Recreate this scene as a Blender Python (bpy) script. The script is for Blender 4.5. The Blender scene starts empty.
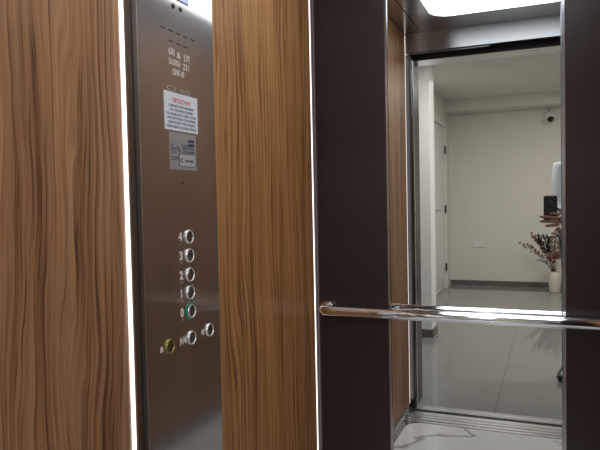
import bpy, bmesh, math, random
from mathutils import Vector, Matrix
random.seed(7)
SC = bpy.context.scene
COL = SC.collection

# ------------------------------------------------------------------ camera, world, lights, exposure
H = 1.175                                   # lens height above the car floor
cd = bpy.data.cameras.new('camera'); cam = bpy.data.objects.new('camera', cd); COL.objects.link(cam)
cd.sensor_width = 36.0; cd.sensor_fit = 'HORIZONTAL'; cd.lens = 611.5 / 600 * 36
cd.clip_start = 0.02; cd.clip_end = 60
yaw, pitch, roll = 0.391871, -0.0367648, -0.0204429
fwd = Vector((-math.sin(yaw) * math.cos(pitch), math.cos(yaw) * math.cos(pitch), math.sin(pitch)))
rt = Vector((math.cos(yaw), math.sin(yaw), 0)); up = rt.cross(fwd)
c_, s_ = math.cos(roll), math.sin(roll)
rt, up = c_ * rt + s_ * up, -s_ * rt + c_ * up
cam.matrix_world = Matrix(((rt.x, up.x, -fwd.x, 0), (rt.y, up.y, -fwd.y, 0), (rt.z, up.z, -fwd.z, H), (0, 0, 0, 1)))
SC.camera = cam

wd = bpy.data.worlds.new('world'); SC.world = wd; wd.use_nodes = True
wd.node_tree.nodes['Background'].inputs[0].default_value = (0.75, 0.8, 0.9, 1)
wd.node_tree.nodes['Background'].inputs[1].default_value = 0.15

vs = SC.view_settings
vs.view_transform = 'Standard'; vs.look = 'None'; vs.gamma = 1.0; vs.use_curve_mapping = False
vs.exposure = 0.0
PANEL_LIGHT = 4.4      # luminous ceiling of the car
STRIP_LIGHT = 2.2      # led strips in the wall joints
LOBBY_WATTS = 18.0      # each unseen lamp added to light the lobby

def lamp(name, loc, watts, size, col):
    ld = bpy.data.lights.new(name, 'AREA'); ld.energy = watts; ld.shape = 'DISK'; ld.size = size; ld.color = col
    o = bpy.data.objects.new(name, ld); COL.objects.link(o); o.location = loc
    return o
ADDED_LAMPS = [(-0.50, -0.75), (-0.55, -2.7), (0.7, -1.4), (0.7, -3.2)]  # unseen ceiling lamps, added to light the lobby
for (x, y) in ADDED_LAMPS:
    lamp('downlight_lamp', (x, y, 2.33 if y > -2.1 else 2.47), LOBBY_WATTS, 0.16, (1, 0.965, 0.93))

# ------------------------------------------------------------------ materials
def new_mat(name):
    m = bpy.data.materials.new(name); m.use_nodes = True
    return m, m.node_tree.nodes, m.node_tree.links, m.node_tree.nodes['Principled BSDF']
def mat(name, col, rough=0.5, metal=0.0, spec=0.5, emit=None, es=0.0, var=0.06, vscale=25.0, coat=0.0, bump=0.0):
    m, N, L, b = new_mat(name)
    b.inputs['Roughness'].default_value = rough; b.inputs['Metallic'].default_value = metal
    b.inputs['Specular IOR Level'].default_value = spec; b.inputs['Coat Weight'].default_value = coat
    tc = N.new('ShaderNodeTexCoord'); nz = N.new('ShaderNodeTexNoise'); nz.inputs['Scale'].default_value = vscale
    nz.inputs['Detail'].default_value = 4
    L.new(tc.outputs['Object'], nz.inputs['Vector'])
    mx = N.new('ShaderNodeMix'); mx.data_type = 'RGBA'
    mx.inputs['A'].default_value = tuple(c * (1 - var) for c in col) + (1,)
    mx.inputs['B'].default_value = tuple(min(1, c * (1 + var)) for c in col) + (1,)
    L.new(nz.outputs['Fac'], mx.inputs['Factor']); L.new(mx.outputs['Result'], b.inputs['Base Color'])
    if bump:
        bp = N.new('ShaderNodeBump'); bp.inputs['Strength'].default_value = bump; bp.inputs['Distance'].default_value = 0.002
        L.new(nz.outputs['Fac'], bp.inputs['Height']); L.new(bp.outputs['Normal'], b.inputs['Normal'])
    if emit:
        b.inputs['Emission Color'].default_value = tuple(emit) + (1,); b.inputs['Emission Strength'].default_value = es
    return m
def brushed(name, col, rough, axis='Z', amount=0.05, metal=1.0, aniso=0.0, haze=0.0):
    """metal with fine streaks that run along the given axis"""
    m, N, L, b = new_mat(name)
    b.inputs['Metallic'].default_value = metal
    if aniso:
        tv = N.new('ShaderNodeCombineXYZ'); tv.inputs[2].default_value = 1.0
        b.inputs['Anisotropic'].default_value = aniso; L.new(tv.outputs[0], b.inputs['Tangent'])
    tc = N.new('ShaderNodeTexCoord'); mp = N.new('ShaderNodeMapping')
    mp.inputs['Scale'].default_value = {'X': (2, 500, 500), 'Y': (500, 2, 500), 'Z': (500, 500, 2)}[axis]
    nz = N.new('ShaderNodeTexNoise'); nz.inputs['Scale'].default_value = 1.0; nz.inputs['Detail'].default_value = 2
    L.new(tc.outputs['Object'], mp.inputs['Vector']); L.new(mp.outputs['Vector'], nz.inputs['Vector'])
    mr = N.new('ShaderNodeMapRange'); mr.inputs['To Min'].default_value = rough * 0.8; mr.inputs['To Max'].default_value = rough * 1.2
    L.new(nz.outputs['Fac'], mr.inputs['Value']); L.new(mr.outputs['Result'], b.inputs['Roughness'])
    mx = N.new('ShaderNodeMix'); mx.data_type = 'RGBA'
    mx.inputs['A'].default_value = tuple(c * (1 - amount) for c in col) + (1,)
    mx.inputs['B'].default_value = tuple(min(1, c * (1 + amount)) for c in col) + (1,)
    L.new(nz.outputs['Fac'], mx.inputs['Factor']); L.new(mx.outputs['Result'], b.inputs['Base Color'])
    if haze:      # a second, wider lobe of the brushed finish
        b2 = N.new('ShaderNodeBsdfPrincipled'); b2.inputs['Metallic'].default_value = metal; b2.inputs['Roughness'].default_value = 0.38
        L.new(mx.outputs['Result'], b2.inputs['Base Color'])
        ms = N.new('ShaderNodeMixShader'); ms.inputs[0].default_value = haze
        L.new(b.outputs[0], ms.inputs[1]); L.new(b2.outputs[0], ms.inputs[2]); L.new(ms.outputs[0], N['Material Output'].inputs['Surface'])
    return m
def wood(name, light, mid, dark, seed):
    m, N, L, b = new_mat(name)
    b.inputs['Roughness'].default_value = 0.40; b.inputs['Specular IOR Level'].default_value = 0.16
    tc = N.new('ShaderNodeTexCoord'); sx = N.new('ShaderNodeSeparateXYZ'); L.new(tc.outputs['Object'], sx.inputs[0])
    def comb(uo, us, zs, zo=0.0, extra=None):
        a = N.new('ShaderNodeMath'); a.operation = 'MULTIPLY_ADD'; a.inputs[1].default_value = us; a.inputs[2].default_value = uo
        L.new(extra or sx.outputs['Y'], a.inputs[0])
        z = N.new('ShaderNodeMath'); z.operation = 'MULTIPLY_ADD'; z.inputs[1].default_value = zs; z.inputs[2].default_value = zo
        L.new(sx.outputs['Z'], z.inputs[0])
        c = N.new('ShaderNodeCombineXYZ'); L.new(a.outputs[0], c.inputs[0]); L.new(z.outputs[0], c.inputs[2]); c.inputs[1].default_value = seed
        return c.outputs[0]
    warp = N.new('ShaderNodeTexNoise'); warp.inputs['Scale'].default_value = 1; warp.inputs['Detail'].default_value = 3
    warp.inputs['Roughness'].default_value = 0.42
    L.new(comb(seed, 8.0, 1.9), warp.inputs['Vector'])
    wv = N.new('ShaderNodeMath'); wv.operation = 'MULTIPLY_ADD'; wv.inputs[1].default_value = 0.10
    L.new(warp.outputs['Fac'], wv.inputs[0]); L.new(sx.outputs['Y'], wv.inputs[2])
    u = wv.outputs[0]
    wave = N.new('ShaderNodeTexWave'); wave.wave_type = 'BANDS'; wave.bands_direction = 'X'; wave.wave_profile = 'SAW'
    wave.inputs['Scale'].default_value = 15.0; wave.inputs['Distortion'].default_value = 3.4
    wave.inputs['Detail'].default_value = 3; wave.inputs['Detail Scale'].default_value = 1.1
    L.new(comb(seed * 1.7, 1.0, 0.045, 0, u), wave.inputs['Vector'])
    fine = N.new('ShaderNodeTexNoise'); fine.inputs['Scale'].default_value = 1; fine.inputs['Detail'].default_value = 5
    fine.inputs['Roughness'].default_value = 0.65
    L.new(comb(seed * 3.1, 150.0, 2.2, 0, u), fine.inputs['Vector'])
    broad = N.new('ShaderNodeTexNoise'); broad.inputs['Scale'].default_value = 1; broad.inputs['Detail'].default_value = 3
    L.new(comb(seed * 2.3, 22.0, 1.1), broad.inputs['Vector'])
    def mad(a, k, c=None):
        q = N.new('ShaderNodeMath'); q.operation = 'MULTIPLY_ADD'; q.inputs[1].default_value = k; L.new(a, q.inputs[0])
        if c is None: q.inputs[2].default_value = 0
        else: L.new(c, q.inputs[2])
        return q.outputs[0]
    rid = N.new('ShaderNodeTexNoise'); rid.inputs['Scale'].default_value = 1; rid.inputs['Detail'].default_value = 2; rid.inputs['Roughness'].default_value = 0.4
    L.new(comb(seed * 5.3, 42.0, 0.85, 0, u), rid.inputs['Vector'])
    fr = N.new('ShaderNodeMath'); fr.operation = 'MULTIPLY'; fr.inputs[1].default_value = 9.0; L.new(rid.outputs['Fac'], fr.inputs[0])
    pp = N.new('ShaderNodeMath'); pp.operation = 'PINGPONG'; pp.inputs[1].default_value = 0.5; L.new(fr.outputs[0], pp.inputs[0])
    ln = N.new('ShaderNodeMapRange'); ln.inputs['From Min'].default_value = 0.0; ln.inputs['From Max'].default_value = 0.16
    ln.inputs['To Min'].default_value = -0.085; ln.inputs['To Max'].default_value = 0.0; L.new(pp.outputs[0], ln.inputs['Value'])
    f = mad(ln.outputs['Result'], 1.0, mad(broad.outputs['Fac'], 0.42, mad(fine.outputs['Fac'], 0.66, mad(wave.outputs['Fac'], 0.14))))
    cr = N.new('ShaderNodeValToRGB'); e = cr.color_ramp.elements
    e[0].position = 0.44; e[0].color = tuple(dark) + (1,)
    e[1].position = 0.82; e[1].color = tuple(light) + (1,)
    k = e.new(0.60); k.color = tuple(mid) + (1,)
    L.new(f, cr.inputs[0]); L.new(cr.outputs[0], b.inputs['Base Color'])
    bp = N.new('ShaderNodeBump'); bp.inputs['Strength'].default_value = 0.06; bp.inputs['Distance'].default_value = 0.001
    L.new(f, bp.inputs['Height']); L.new(bp.outputs['Normal'], b.inputs['Normal'])
    return m
def marble(name):
    m, N, L, b = new_mat(name)
    b.inputs['Roughness'].default_value = 0.06
    tc = N.new('ShaderNodeTexCoord'); w = N.new('ShaderNodeTexNoise'); w.inputs['Scale'].default_value = 2.2; w.inputs['Detail'].default_value = 6
    L.new(tc.outputs['Object'], w.inputs['Vector'])
    v = N.new('ShaderNodeTexNoise'); v.inputs['Scale'].default_value = 1.7; v.inputs['Detail'].default_value = 4; v.inputs['Roughness'].default_value = 0.45
    mp = N.new('ShaderNodeMapping'); mp.inputs['Location'].default_value = (0.35, 1.3, 0); mp.inputs['Rotation'].default_value = (0, 0, 0.6); mp.inputs['Scale'].default_value = (0.7, 1.5, 1)
    L.new(tc.outputs['Object'], mp.inputs['Vector']); L.new(mp.outputs['Vector'], v.inputs['Vector'])
    q = N.new('ShaderNodeMath'); q.operation = 'SUBTRACT'; q.inputs[1].default_value = 0.5; L.new(v.outputs['Fac'], q.inputs[0])
    q2 = N.new('ShaderNodeMath'); q2.operation = 'ABSOLUTE'; L.new(q.outputs[0], q2.inputs[0])
    r = N.new('ShaderNodeValToRGB'); e = r.color_ramp.elements
    e[0].position = 0.0; e[0].color = (0.36, 0.37, 0.38, 1); e[1].position = 0.016; e[1].color = (0.88, 0.89, 0.89, 1)
    L.new(q2.outputs[0], r.inputs[0])
    mx = N.new('ShaderNodeMix'); mx.data_type = 'RGBA'; mx.blend_type = 'MULTIPLY'; mx.inputs['Factor'].default_value = 0.12
    L.new(r.outputs[0], mx.inputs['A']); L.new(w.outputs['Fac'], mx.inputs['B'])
    L.new(mx.outputs['Result'], b.inputs['Base Color'])
    return m
def tiles(name):
    """pale polished porcelain tiles 0.6 x 1.2 m with thin grey joints"""
    m, N, L, b = new_mat(name)
    tc = N.new('ShaderNodeTexCoord'); s = N.new('ShaderNodeSeparateXYZ'); L.new(tc.outputs['Object'], s.inputs[0])
    def joint(sock, period, off):
        a = N.new('ShaderNodeMath'); a.operation = 'ADD'; a.inputs[1].default_value = off; L.new(sock, a.inputs[0])
        p = N.new('ShaderNodeMath'); p.operation = 'PINGPONG'; p.inputs[1].default_value = period / 2; L.new(a.outputs[0], p.inputs[0])
        q = N.new('ShaderNodeMath'); q.operation = 'LESS_THAN'; q.inputs[1].default_value = 0.0035; L.new(p.outputs[0], q.inputs[0])
        return q.outputs[0]
    jx = joint(s.outputs['X'], 0.58, 0.28); jy = joint(s.outputs['Y'], 2.4, 0.32)
    mxm = N.new('ShaderNodeMath'); mxm.operation = 'MAXIMUM'; L.new(jx, mxm.inputs[0]); L.new(jy, mxm.inputs[1])
    nz = N.new('ShaderNodeTexNoise'); nz.inputs['Scale'].default_value = 3; nz.inputs['Detail'].default_value = 5
    L.new(tc.outputs['Object'], nz.inputs['Vector'])
    c = N.new('ShaderNodeMix'); c.data_type = 'RGBA'
    c.inputs['A'].default_value = (0.20, 0.20, 0.195, 1); c.inputs['B'].default_value = (0.235, 0.235, 0.23, 1)
    L.new(nz.outputs['Fac'], c.inputs['Factor'])
    d = N.new('ShaderNodeMix'); d.data_type = 'RGBA'; d.inputs['B'].default_value = (0.14, 0.137, 0.13, 1)
    L.new(mxm.outputs[0], d.inputs['Factor']); L.new(c.outputs['Result'], d.inputs['A']); L.new(d.outputs['Result'], b.inputs['Base Color'])
    b.inputs['Roughness'].default_value = 0.06
    return m

M = {}
M['wood_near'] = wood('walnut_laminate_near', (0.52, 0.305, 0.165), (0.365, 0.190, 0.090), (0.125, 0.057, 0.026), 3.7)  # same walnut as the far one, its reflected sheen put into a greyer tint
M['wood_far'] = wood('walnut_laminate_far', (0.58, 0.315, 0.130), (0.425, 0.208, 0.078), (0.175, 0.076, 0.028), 11.3)
M['dark_panel'] = mat('dark_brown_metallic_laminate', (0.044, 0.030, 0.029), 0.30, 0.35, 0.5, var=0.05, vscale=60)
M['cop_steel'] = brushed('control_panel_steel', (0.56, 0.555, 0.56), 0.08, 'Y', haze=0.34)
M['steel'] = brushed('brushed_steel', (0.52, 0.52, 0.53), 0.20, 'Y')
M['steel_x'] = brushed('brushed_steel_cross', (0.54, 0.54, 0.55), 0.30, 'X', aniso=0.85)
M['steel_sill'] = brushed('aluminium_sill', (0.76, 0.77, 0.79), 0.26, 'X')
M['steel_dark'] = brushed('dark_steel', (0.075, 0.075, 0.08), 0.30, 'Z')
M['chrome'] = mat('chrome', (0.86, 0.88, 0.91), 0.05, 1.0, var=0.01)
M['edge_steel'] = mat('satin_chrome_edge', (0.56, 0.57, 0.60), 0.16, 1.0, var=0.01)
M['mirror'] = mat('mirror_silver', (0.80, 0.81, 0.79), 0.0, 1.0, var=0.0)
M['black'] = mat('black_gap', (0.012, 0.012, 0.013), 0.5, var=0.1)
M['panel_light'] = mat('luminous_ceiling', (0.9, 0.9, 0.9), 0.4, emit=(0.86, 0.93, 1.0), es=PANEL_LIGHT)
M['strip_light'] = mat('led_strip', (0.9, 0.9, 0.9), 0.4, emit=(1.0, 0.90, 0.86), es=STRIP_LIGHT)
M['trim_brown'] = mat('brown_edge_trim', (0.075, 0.045, 0.026), 0.4, var=0.1)
M['marble'] = marble('white_veined_marble')
M['tiles'] = tiles('polished_porcelain')
M['plaster'] = mat('lobby_plaster', (0.66, 0.635, 0.585), 0.7, var=0.02, vscale=4)
M['ceil_plaster'] = mat('lobby_ceiling_plaster', (0.68, 0.66, 0.62), 0.8, var=0.02, vscale=3)
M['white_paint'] = mat('white_wall_paint', (0.84, 0.85, 0.84), 0.6, var=0.01)
M['skirting'] = mat('grey_tile_skirting', (0.12, 0.11, 0.10), 0.35, var=0.08)
M['door_white'] = mat('white_door_lacquer', (0.70, 0.69, 0.66), 0.35, var=0.02)
M['white_plastic'] = mat('white_plastic', (0.72, 0.72, 0.70), 0.35, var=0.02)
M['ceramic'] = mat('cream_ceramic', (0.62, 0.57, 0.49), 0.45, var=0.06, vscale=40, bump=0.1)
M['black_gloss'] = mat('black_gloss', (0.01, 0.01, 0.012), 0.08, var=0.0)
M['phone'] = mat('graphite_phone', (0.035, 0.042, 0.042), 0.32, 0.3, var=0.04)
M['skin'] = mat('skin', (0.29, 0.155, 0.108), 0.5, var=0.06, vscale=60)
M['hair'] = mat('dark_hair', (0.02, 0.014, 0.01), 0.5, var=0.3, vscale=200, bump=0.4)
M['shirt'] = mat('pale_blue_shirt', (0.62, 0.67, 0.74), 0.8, var=0.06, vscale=50, bump=0.15)
M['trousers'] = mat('dark_trousers', (0.045, 0.047, 0.055), 0.8, var=0.1, vscale=80)
M['shoe'] = mat('black_leather', (0.012, 0.012, 0.012), 0.3, var=0.1)
M['eye'] = mat('eye_white', (0.75, 0.73, 0.7), 0.2, var=0.0)
M['sticker'] = mat('white_vinyl', (0.74, 0.80, 0.86), 0.45, var=0.01)
M['red_ink'] = mat('red_ink', (0.75, 0.045, 0.075), 0.5, var=0.02)
M['navy_ink'] = mat('navy_ink', (0.035, 0.045, 0.11), 0.5, var=0.02)
M['alu_plate'] = mat('grey_foil_label', (0.42, 0.42, 0.42), 0.38, 0.35, var=0.04)
M['foil_light'] = mat('pale_foil', (0.56, 0.56, 0.57), 0.4, 0.2, var=0.02)
M['etch'] = mat('pale_etching', (0.62, 0.60, 0.57), 0.6, var=0.05)
M['etch_faint'] = mat('faint_etching', (0.34, 0.32, 0.30), 0.6, var=0.05)
M['print_white'] = mat('white_print', (0.80, 0.79, 0.77), 0.5, var=0.02)
M['btn_face'] = brushed('button_face', (0.36, 0.36, 0.36), 0.28, 'Z')
M['btn_ring'] = mat('button_ring_chrome', (0.78, 0.77, 0.76), 0.30, 0.6, var=0.02)
M['yellow_ring'] = mat('yellow_button_ring', (0.30, 0.26, 0.05), 0.3, 0.4, var=0.05)
M['green_lit'] = mat('green_lit_ring', (0.01, 0.11, 0.08), 0.3, emit=(0.01, 0.20, 0.13), es=0.30)
M['screen'] = mat('floor_display', (0.05, 0.06, 0.09), 0.15, emit=(0.42, 0.50, 0.78), es=0.8)
M['bloom_pink'] = mat('dried_pink_blossom', (0.20, 0.085, 0.070), 0.9, var=0.3, vscale=90)
M['bloom_beige'] = mat('dried_beige_blossom', (0.26, 0.19, 0.145), 0.9, var=0.3, vscale=90)
M['leaf_dark'] = mat('dried_dark_leaf', (0.030, 0.034, 0.026), 0.7, var=0.3, vscale=90)
M['twig'] = mat('dried_twig', (0.14, 0.09, 0.06), 0.8, var=0.2, vscale=90)
M['lamp_glow'] = mat('downlight_diffuser', (0.9, 0.9, 0.9), 0.5, emit=(1, 0.97, 0.91), es=6)

# ------------------------------------------------------------------ mesh helpers
def obj(name, bm, m, parent=None, smooth=False, origin=None):
    """one mesh object; world coordinates in bm, origin moved to the base centre"""
    me = bpy.data.meshes.new(name)
    if origin is None and parent is None and bm.verts:
        lo = [min(v.co[i] for v in bm.verts) for i in range(3)]; hi = [max(v.co[i] for v in bm.verts) for i in range(3)]
        origin = Vector(((lo[0] + hi[0]) / 2, (lo[1] + hi[1]) / 2, lo[2]))
    if parent is not None:
        p = Vector((0, 0, 0)); q = parent
        while q: p += q.location; q = q.parent
        origin = p
    for v in bm.verts: v.co -= origin
    bmesh.ops.recalc_face_normals(bm, faces=bm.faces)
    if smooth:
        for f in bm.faces: f.smooth = True
    bm.to_mesh(me); bm.free()
    if smooth:
        try: me.set_sharp_from_angle(angle=math.radians(40))
        except Exception: pass
    for mm in (m if isinstance(m, (list, tuple)) else [m]): me.materials.append(mm)
    o = bpy.data.objects.new(name, me); COL.objects.link(o)
    if parent is None: o.location = origin
    else: o.parent = parent
    return o
def thing(name, label, cat, loc, group=None):
    o = bpy.data.objects.new(name, None); COL.objects.link(o); o.location = loc; o.empty_display_size = 0.1
    return tag(o, label, cat, group)
def tag(o, label, cat, group=None):
    o['label'] = label; o['category'] = cat
    if group: o['group'] = group
    return o
def struct(o, label=None, cat=None):
    o['kind'] = 'structure'
    if label: o['label'] = label
    if cat: o['category'] = cat
    return o
def part(o, label): o['label'] = label; return o

def box(bm, x0, x1, y0, y1, z0, z1, bev=0.0):
    r = bmesh.ops.create_cube(bm, size=1.0); vs_ = r['verts']
    for v in vs_:
        v.co = Vector((x0 + (v.co.x + .5) * (x1 - x0), y0 + (v.co.y + .5) * (y1 - y0), z0 + (v.co.z + .5) * (z1 - z0)))
    if bev:
        es = list({e for v in vs_ for e in v.link_edges})
        bmesh.ops.bevel(bm, geom=es, offset=bev, segments=2, affect='EDGES', profile=0.5)
    return bm
def B(*a, **k): return box(bmesh.new(), *a, **k)
def frame_of(t):
    t = t.normalized(); a = Vector((0, 0, 1)) if abs(t.z) < 0.9 else Vector((1, 0, 0))
    u = t.cross(a).normalized(); return u, t.cross(u).normalized()
def tube(bm, pts, r, n=16, cap=True):
    pts = [Vector(p) for p in pts]; rs = r if isinstance(r, (list, tuple)) else [r] * len(pts); rings = []; pu = None
    for i, p in enumerate(pts):
        t = (pts[min(i + 1, len(pts) - 1)] - pts[max(i - 1, 0)])
        u, v = frame_of(t)
        if pu is not None:
            u = (pu - t.normalized() * pu.dot(t.normalized())).normalized(); v = t.normalized().cross(u)
        pu = u
        rings.append([bm.verts.new(p + (u * math.cos(2 * math.pi * k / n) + v * math.sin(2 * math.pi * k / n)) * rs[i]) for k in range(n)])
    for a, b in zip(rings, rings[1:]):
        for k in range(n): bm.faces.new((a[k], a[(k + 1) % n], b[(k + 1) % n], b[k]))
    if cap:
        bm.faces.new(rings[0]); bm.faces.new(list(reversed(rings[-1])))
    return bm
def lathe(bm, prof, centre, axis='Z', n=32):
    """profile of (radius, height); axis Z or X (outwards from the left wall) or Y"""
    c = Vector(centre); rings = []
    for (r, h) in prof:
        ring = []
        for k in range(n):
            a = 2 * math.pi * k / n; ca, sa = math.cos(a) * r, math.sin(a) * r
            d = {'Z': Vector((ca, sa, h)), 'X': Vector((h, ca, sa)), 'Y': Vector((ca, h, sa))}[axis]
            ring.append(bm.verts.new(c + d))
        rings.append(ring)
    for a, b in zip(rings, rings[1:]):
        for k in range(n): bm.faces.new((a[k], a[(k + 1) % n], b[(k + 1) % n], b[k]))
    if prof[0][0] > 1e-5: bm.faces.new(rings[0])
    if prof[-1][0] > 1e-5: bm.faces.new(rings[-1])
    bmesh.ops.remove_doubles(bm, verts=bm.verts, dist=1e-6)
    return bm
def rrect(x0, x1, y0, y1, r, n=8):
    pts = []
    for (cx, cy, a0) in ((x1 - r, y1 - r, 0), (x0 + r, y1 - r, 90), (x0 + r, y0 + r, 180), (x1 - r, y0 + r, 270)):
        for k in range(n + 1):
            a = math.radians(a0 + 90 * k / n); pts.append((cx + r * math.cos(a), cy + r * math.sin(a)))
    return pts
def prism(bm, pts, a0, a1, plane='XY'):
    """extrude a closed outline; plane XY -> along Z, YZ -> along X, XZ -> along Y"""
    f = {'XY': lambda p, h: (p[0], p[1], h), 'YZ': lambda p, h: (h, p[0], p[1]), 'XZ': lambda p, h: (p[0], h, p[1])}[plane]
    lo = [bm.verts.new(f(p, a0)) for p in pts]; hi = [bm.verts.new(f(p, a1)) for p in pts]; n = len(pts)
    for k in range(n): bm.faces.new((lo[k], lo[(k + 1) % n], hi[(k + 1) % n], hi[k]))
    bm.faces.new(lo); bm.faces.new(hi)
    return bm
def ball(bm, c, r, seg=16, sq=(1, 1, 1)):
    q = bmesh.ops.create_uvsphere(bm, u_segments=seg, v_segments=seg // 2, radius=r)
    for v in q['verts']: v.co = Vector((v.co.x * sq[0], v.co.y * sq[1], v.co.z * sq[2])) + Vector(c)
    return bm
def letters(name, lines, m, parent, x, align='LEFT', depth=0.0003, bold=0.02):
    """lettering on a face that looks along +X; lines = (text, y, z, size, width or None)"""
    bm = bmesh.new()
    for (txt, y, z, size, width) in lines:
        cu = bpy.data.curves.new('lettering', 'FONT'); cu.body = txt; cu.size = size; cu.extrude = depth; cu.offset = bold * size; cu.align_x = 'LEFT'
        o = bpy.data.objects.new('lettering', cu); COL.objects.link(o)
        bpy.context.view_layer.update()
        me = bpy.data.meshes.new_from_object(o.evaluated_get(bpy.context.evaluated_depsgraph_get()))
        bpy.data.objects.remove(o); bpy.data.curves.remove(cu)
        w = max((v.co.x for v in me.vertices), default=1) or 1
        k = (width / w) if width else 1.0
        off = -w * k / 2 if align == 'CENTER' else 0
        me.transform(Matrix(((0, 0, 1, x), (k, 0, 0, y + off), (0, 1, 0, z), (0, 0, 0, 1))))
        bm.from_mesh(me); bpy.data.meshes.remove(me)
    return obj(name, bm, m, parent)

# ------------------------------------------------------------------ lift car: shell
XL, XR, YF, YB, ZC = -0.743, 0.289, 0.483, 1.920, 2.081
struct(obj('wall_left', B(XL - 0.075, XL - 0.040, YF, YB + 0.05, -0.02, ZC + 0.065), M['steel_dark']))
struct(obj('wall_right', B(XR + 0.040, XR + 0.075, YF, YB + 0.05, -0.02, ZC + 0.065), M['steel_dark']))
struct(obj('wall_back', B(XL - 0.039, XR + 0.039, YB + 0.0205, YB + 0.05, -0.02, ZC + 0.065), M['steel_dark']))
struct(obj('floor', B(XL - 0.018, XR + 0.018, 0.652, YB + 0.02, -0.03, -0.0005), M['steel']))
slab = prism(bmesh.new(), rrect(-0.712, 0.258, 0.668, 1.900, 0.085), -0.0004, 0.003, 'XY')
tag(obj('floor_slab', slab, M['marble']), 'white grey-veined marble floor slab with rounded corners in the lift car', 'floor slab')
CENTRE_L, CENTRE_R = -0.652, 0.198
struct(obj('ceiling', B(CENTRE_L + 0.003, CENTRE_R - 0.003, YF, YB + 0.02, ZC, ZC + 0.05), M['steel']))
struct(obj('ceiling_back', B(XL - 0.018, XR + 0.018, YF, YB + 0.02, ZC + 0.0505, ZC + 0.06), M['black']))
struct(obj('trim_1', B(XL - 0.018, CENTRE_L - 0.002, YF, YB + 0.02, ZC, ZC + 0.05), M['steel']), 'brushed steel ceiling border above the wood wall with the buttons')
struct(obj('trim_2', B(CENTRE_R + 0.002, XR + 0.018, YF, YB + 0.02, ZC, ZC + 0.05), M['steel']), 'brushed steel ceiling border away from the buttons')
cl = thing('ceiling_light', 'large white rounded luminous panel set in the steel car ceiling', 'ceiling light', (-0.227, 1.2, ZC - 0.006))
obj('diffuser', prism(bmesh.new(), rrect(-0.545, 0.102, 0.745, 1.69, 0.10), ZC - 0.006, ZC - 0.0005, 'XY'), M['panel_light'], cl)

# wood panels
def panel(name, y0, y1, x0, x1, m, label, z0=0.036):
    return tag(obj(name, B(x0, x1, y0, y1, z0, ZC - 0.002, bev=0.002), m), label, 'wall panel')
pts = [(XL - 0.018, YF + 0.0042), (XL, YF + 0.0042)] + [(XL - 0.008 * (1 - math.cos(math.radians(90 * k / 10))), 0.9475 - 0.048 * (1 - math.sin(math.radians(90 * k / 10)))) for k in range(11)] + [(XL - 0.018, 0.9475)]
tag(obj('wood_panel', prism(bmesh.new(), pts, 0.036, ZC - 0.002, 'XY'), M['wood_near'], smooth=True), 'wide walnut wall panel at the left edge, nearest the camera', 'wall panel')
panel('wood_panel', 1.2505, YB - 0.0048, XL - 0.018, XL, M['wood_far'], 'narrow walnut wall panel between the buttons and the dark corner panel')
panel('wood_panel', YF, YB - 0.007, XR, XR + 0.018, M['wood_near'], 'walnut wall panel opposite the button panel')

# led strips
def strip(y0, y1, label, x1=XL + 0.0008):
    s = thing('light_strip', label, 'light strip', ((XL + x1) / 2, (y0 + y1) / 2, 0.04), 'vertical light strips in the panel joints')
    obj('diffuser', B(XL - 0.017, x1, y0, y1, 0.04, ZC - 0.004, bev=0.0006), M['strip_light'], s)
    return s
strip(0.9480, 0.9501, 'thin glowing vertical strip between the near wood panel and the steel button panel')
strip(YB - 0.0045, YB - 0.0015, 'thin glowing vertical strip in the corner of wood panel and dark panel', XL + 0.0015)
strip(YF + 0.0005, YF + 0.0040, 'thin glowing vertical strip at the doorway end of the wood wall, seen in the mirror', XL + 0.0008)
tag(obj('edge_trim', B(XL - 0.018, XL + 0.006, 0.9504, 0.9655, 0.036, ZC - 0.002, bev=0.001), M['trim_brown']),
    'slim dark brown upright trim between light strip and steel button panel', 'trim')

# skirtings
struct(obj('baseboard_left', B(XL - 0.012, XL + 0.008, YF + 0.17, YB - 0.002, 0.0, 0.034, bev=0.002), M['steel']))
struct(obj('baseboard_right', B(XR - 0.008, XR + 0.012, YF + 0.17, YB - 0.002, 0.0, 0.034, bev=0.002), M['steel']))

# back wall: dark panels, mirror, chrome edges, handrail
ML0, ML1, MR0, MR1 = -0.4915, -0.4800, 0.0235, 0.0370
pts = [(ML0, YB + 0.018), (ML0, YB)] + [(XL + 0.0018 + 0.034 * (1 - math.sin(math.radians(90 * k / 10))), YB + 0.010 * (1 - math.cos(math.radians(90 * k / 10)))) for k in range(11)] + [(XL + 0.0018, YB + 0.018)]
tag(obj('dark_panel', prism(bmesh.new(), pts, 0.02, ZC - 0.002, 'XY'), M['dark_panel'], smooth=True),
    'dark brown wall panel between the wood wall and the mirror', 'wall panel')
tag(obj('dark_panel', B(MR1, XR - 0.0005, YB, YB + 0.018, 0.02, ZC - 0.002), M['dark_panel']),
    'dark brown wall panel at the right edge, beyond the mirror', 'wall panel')
mr = thing('mirror', 'tall wall mirror with chrome side edges behind the handrail', 'mirror', ((ML0 + MR1) / 2, YB, 0.03))
obj('glass', B(ML1 - 0.004, MR0 + 0.004, YB, YB + 0.006, 0.03, ZC - 0.003), M['mirror'], mr)
for (a, b) in ((ML0 + 0.0003, ML1), (MR0, MR1 - 0.0003)):
    bm = B(a, b, YB - 0.003, YB + 0.017, 0.03, ZC - 0.003, bev=0.0025)
    obj('edge_trim', bm, M['edge_steel'], mr)

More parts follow.
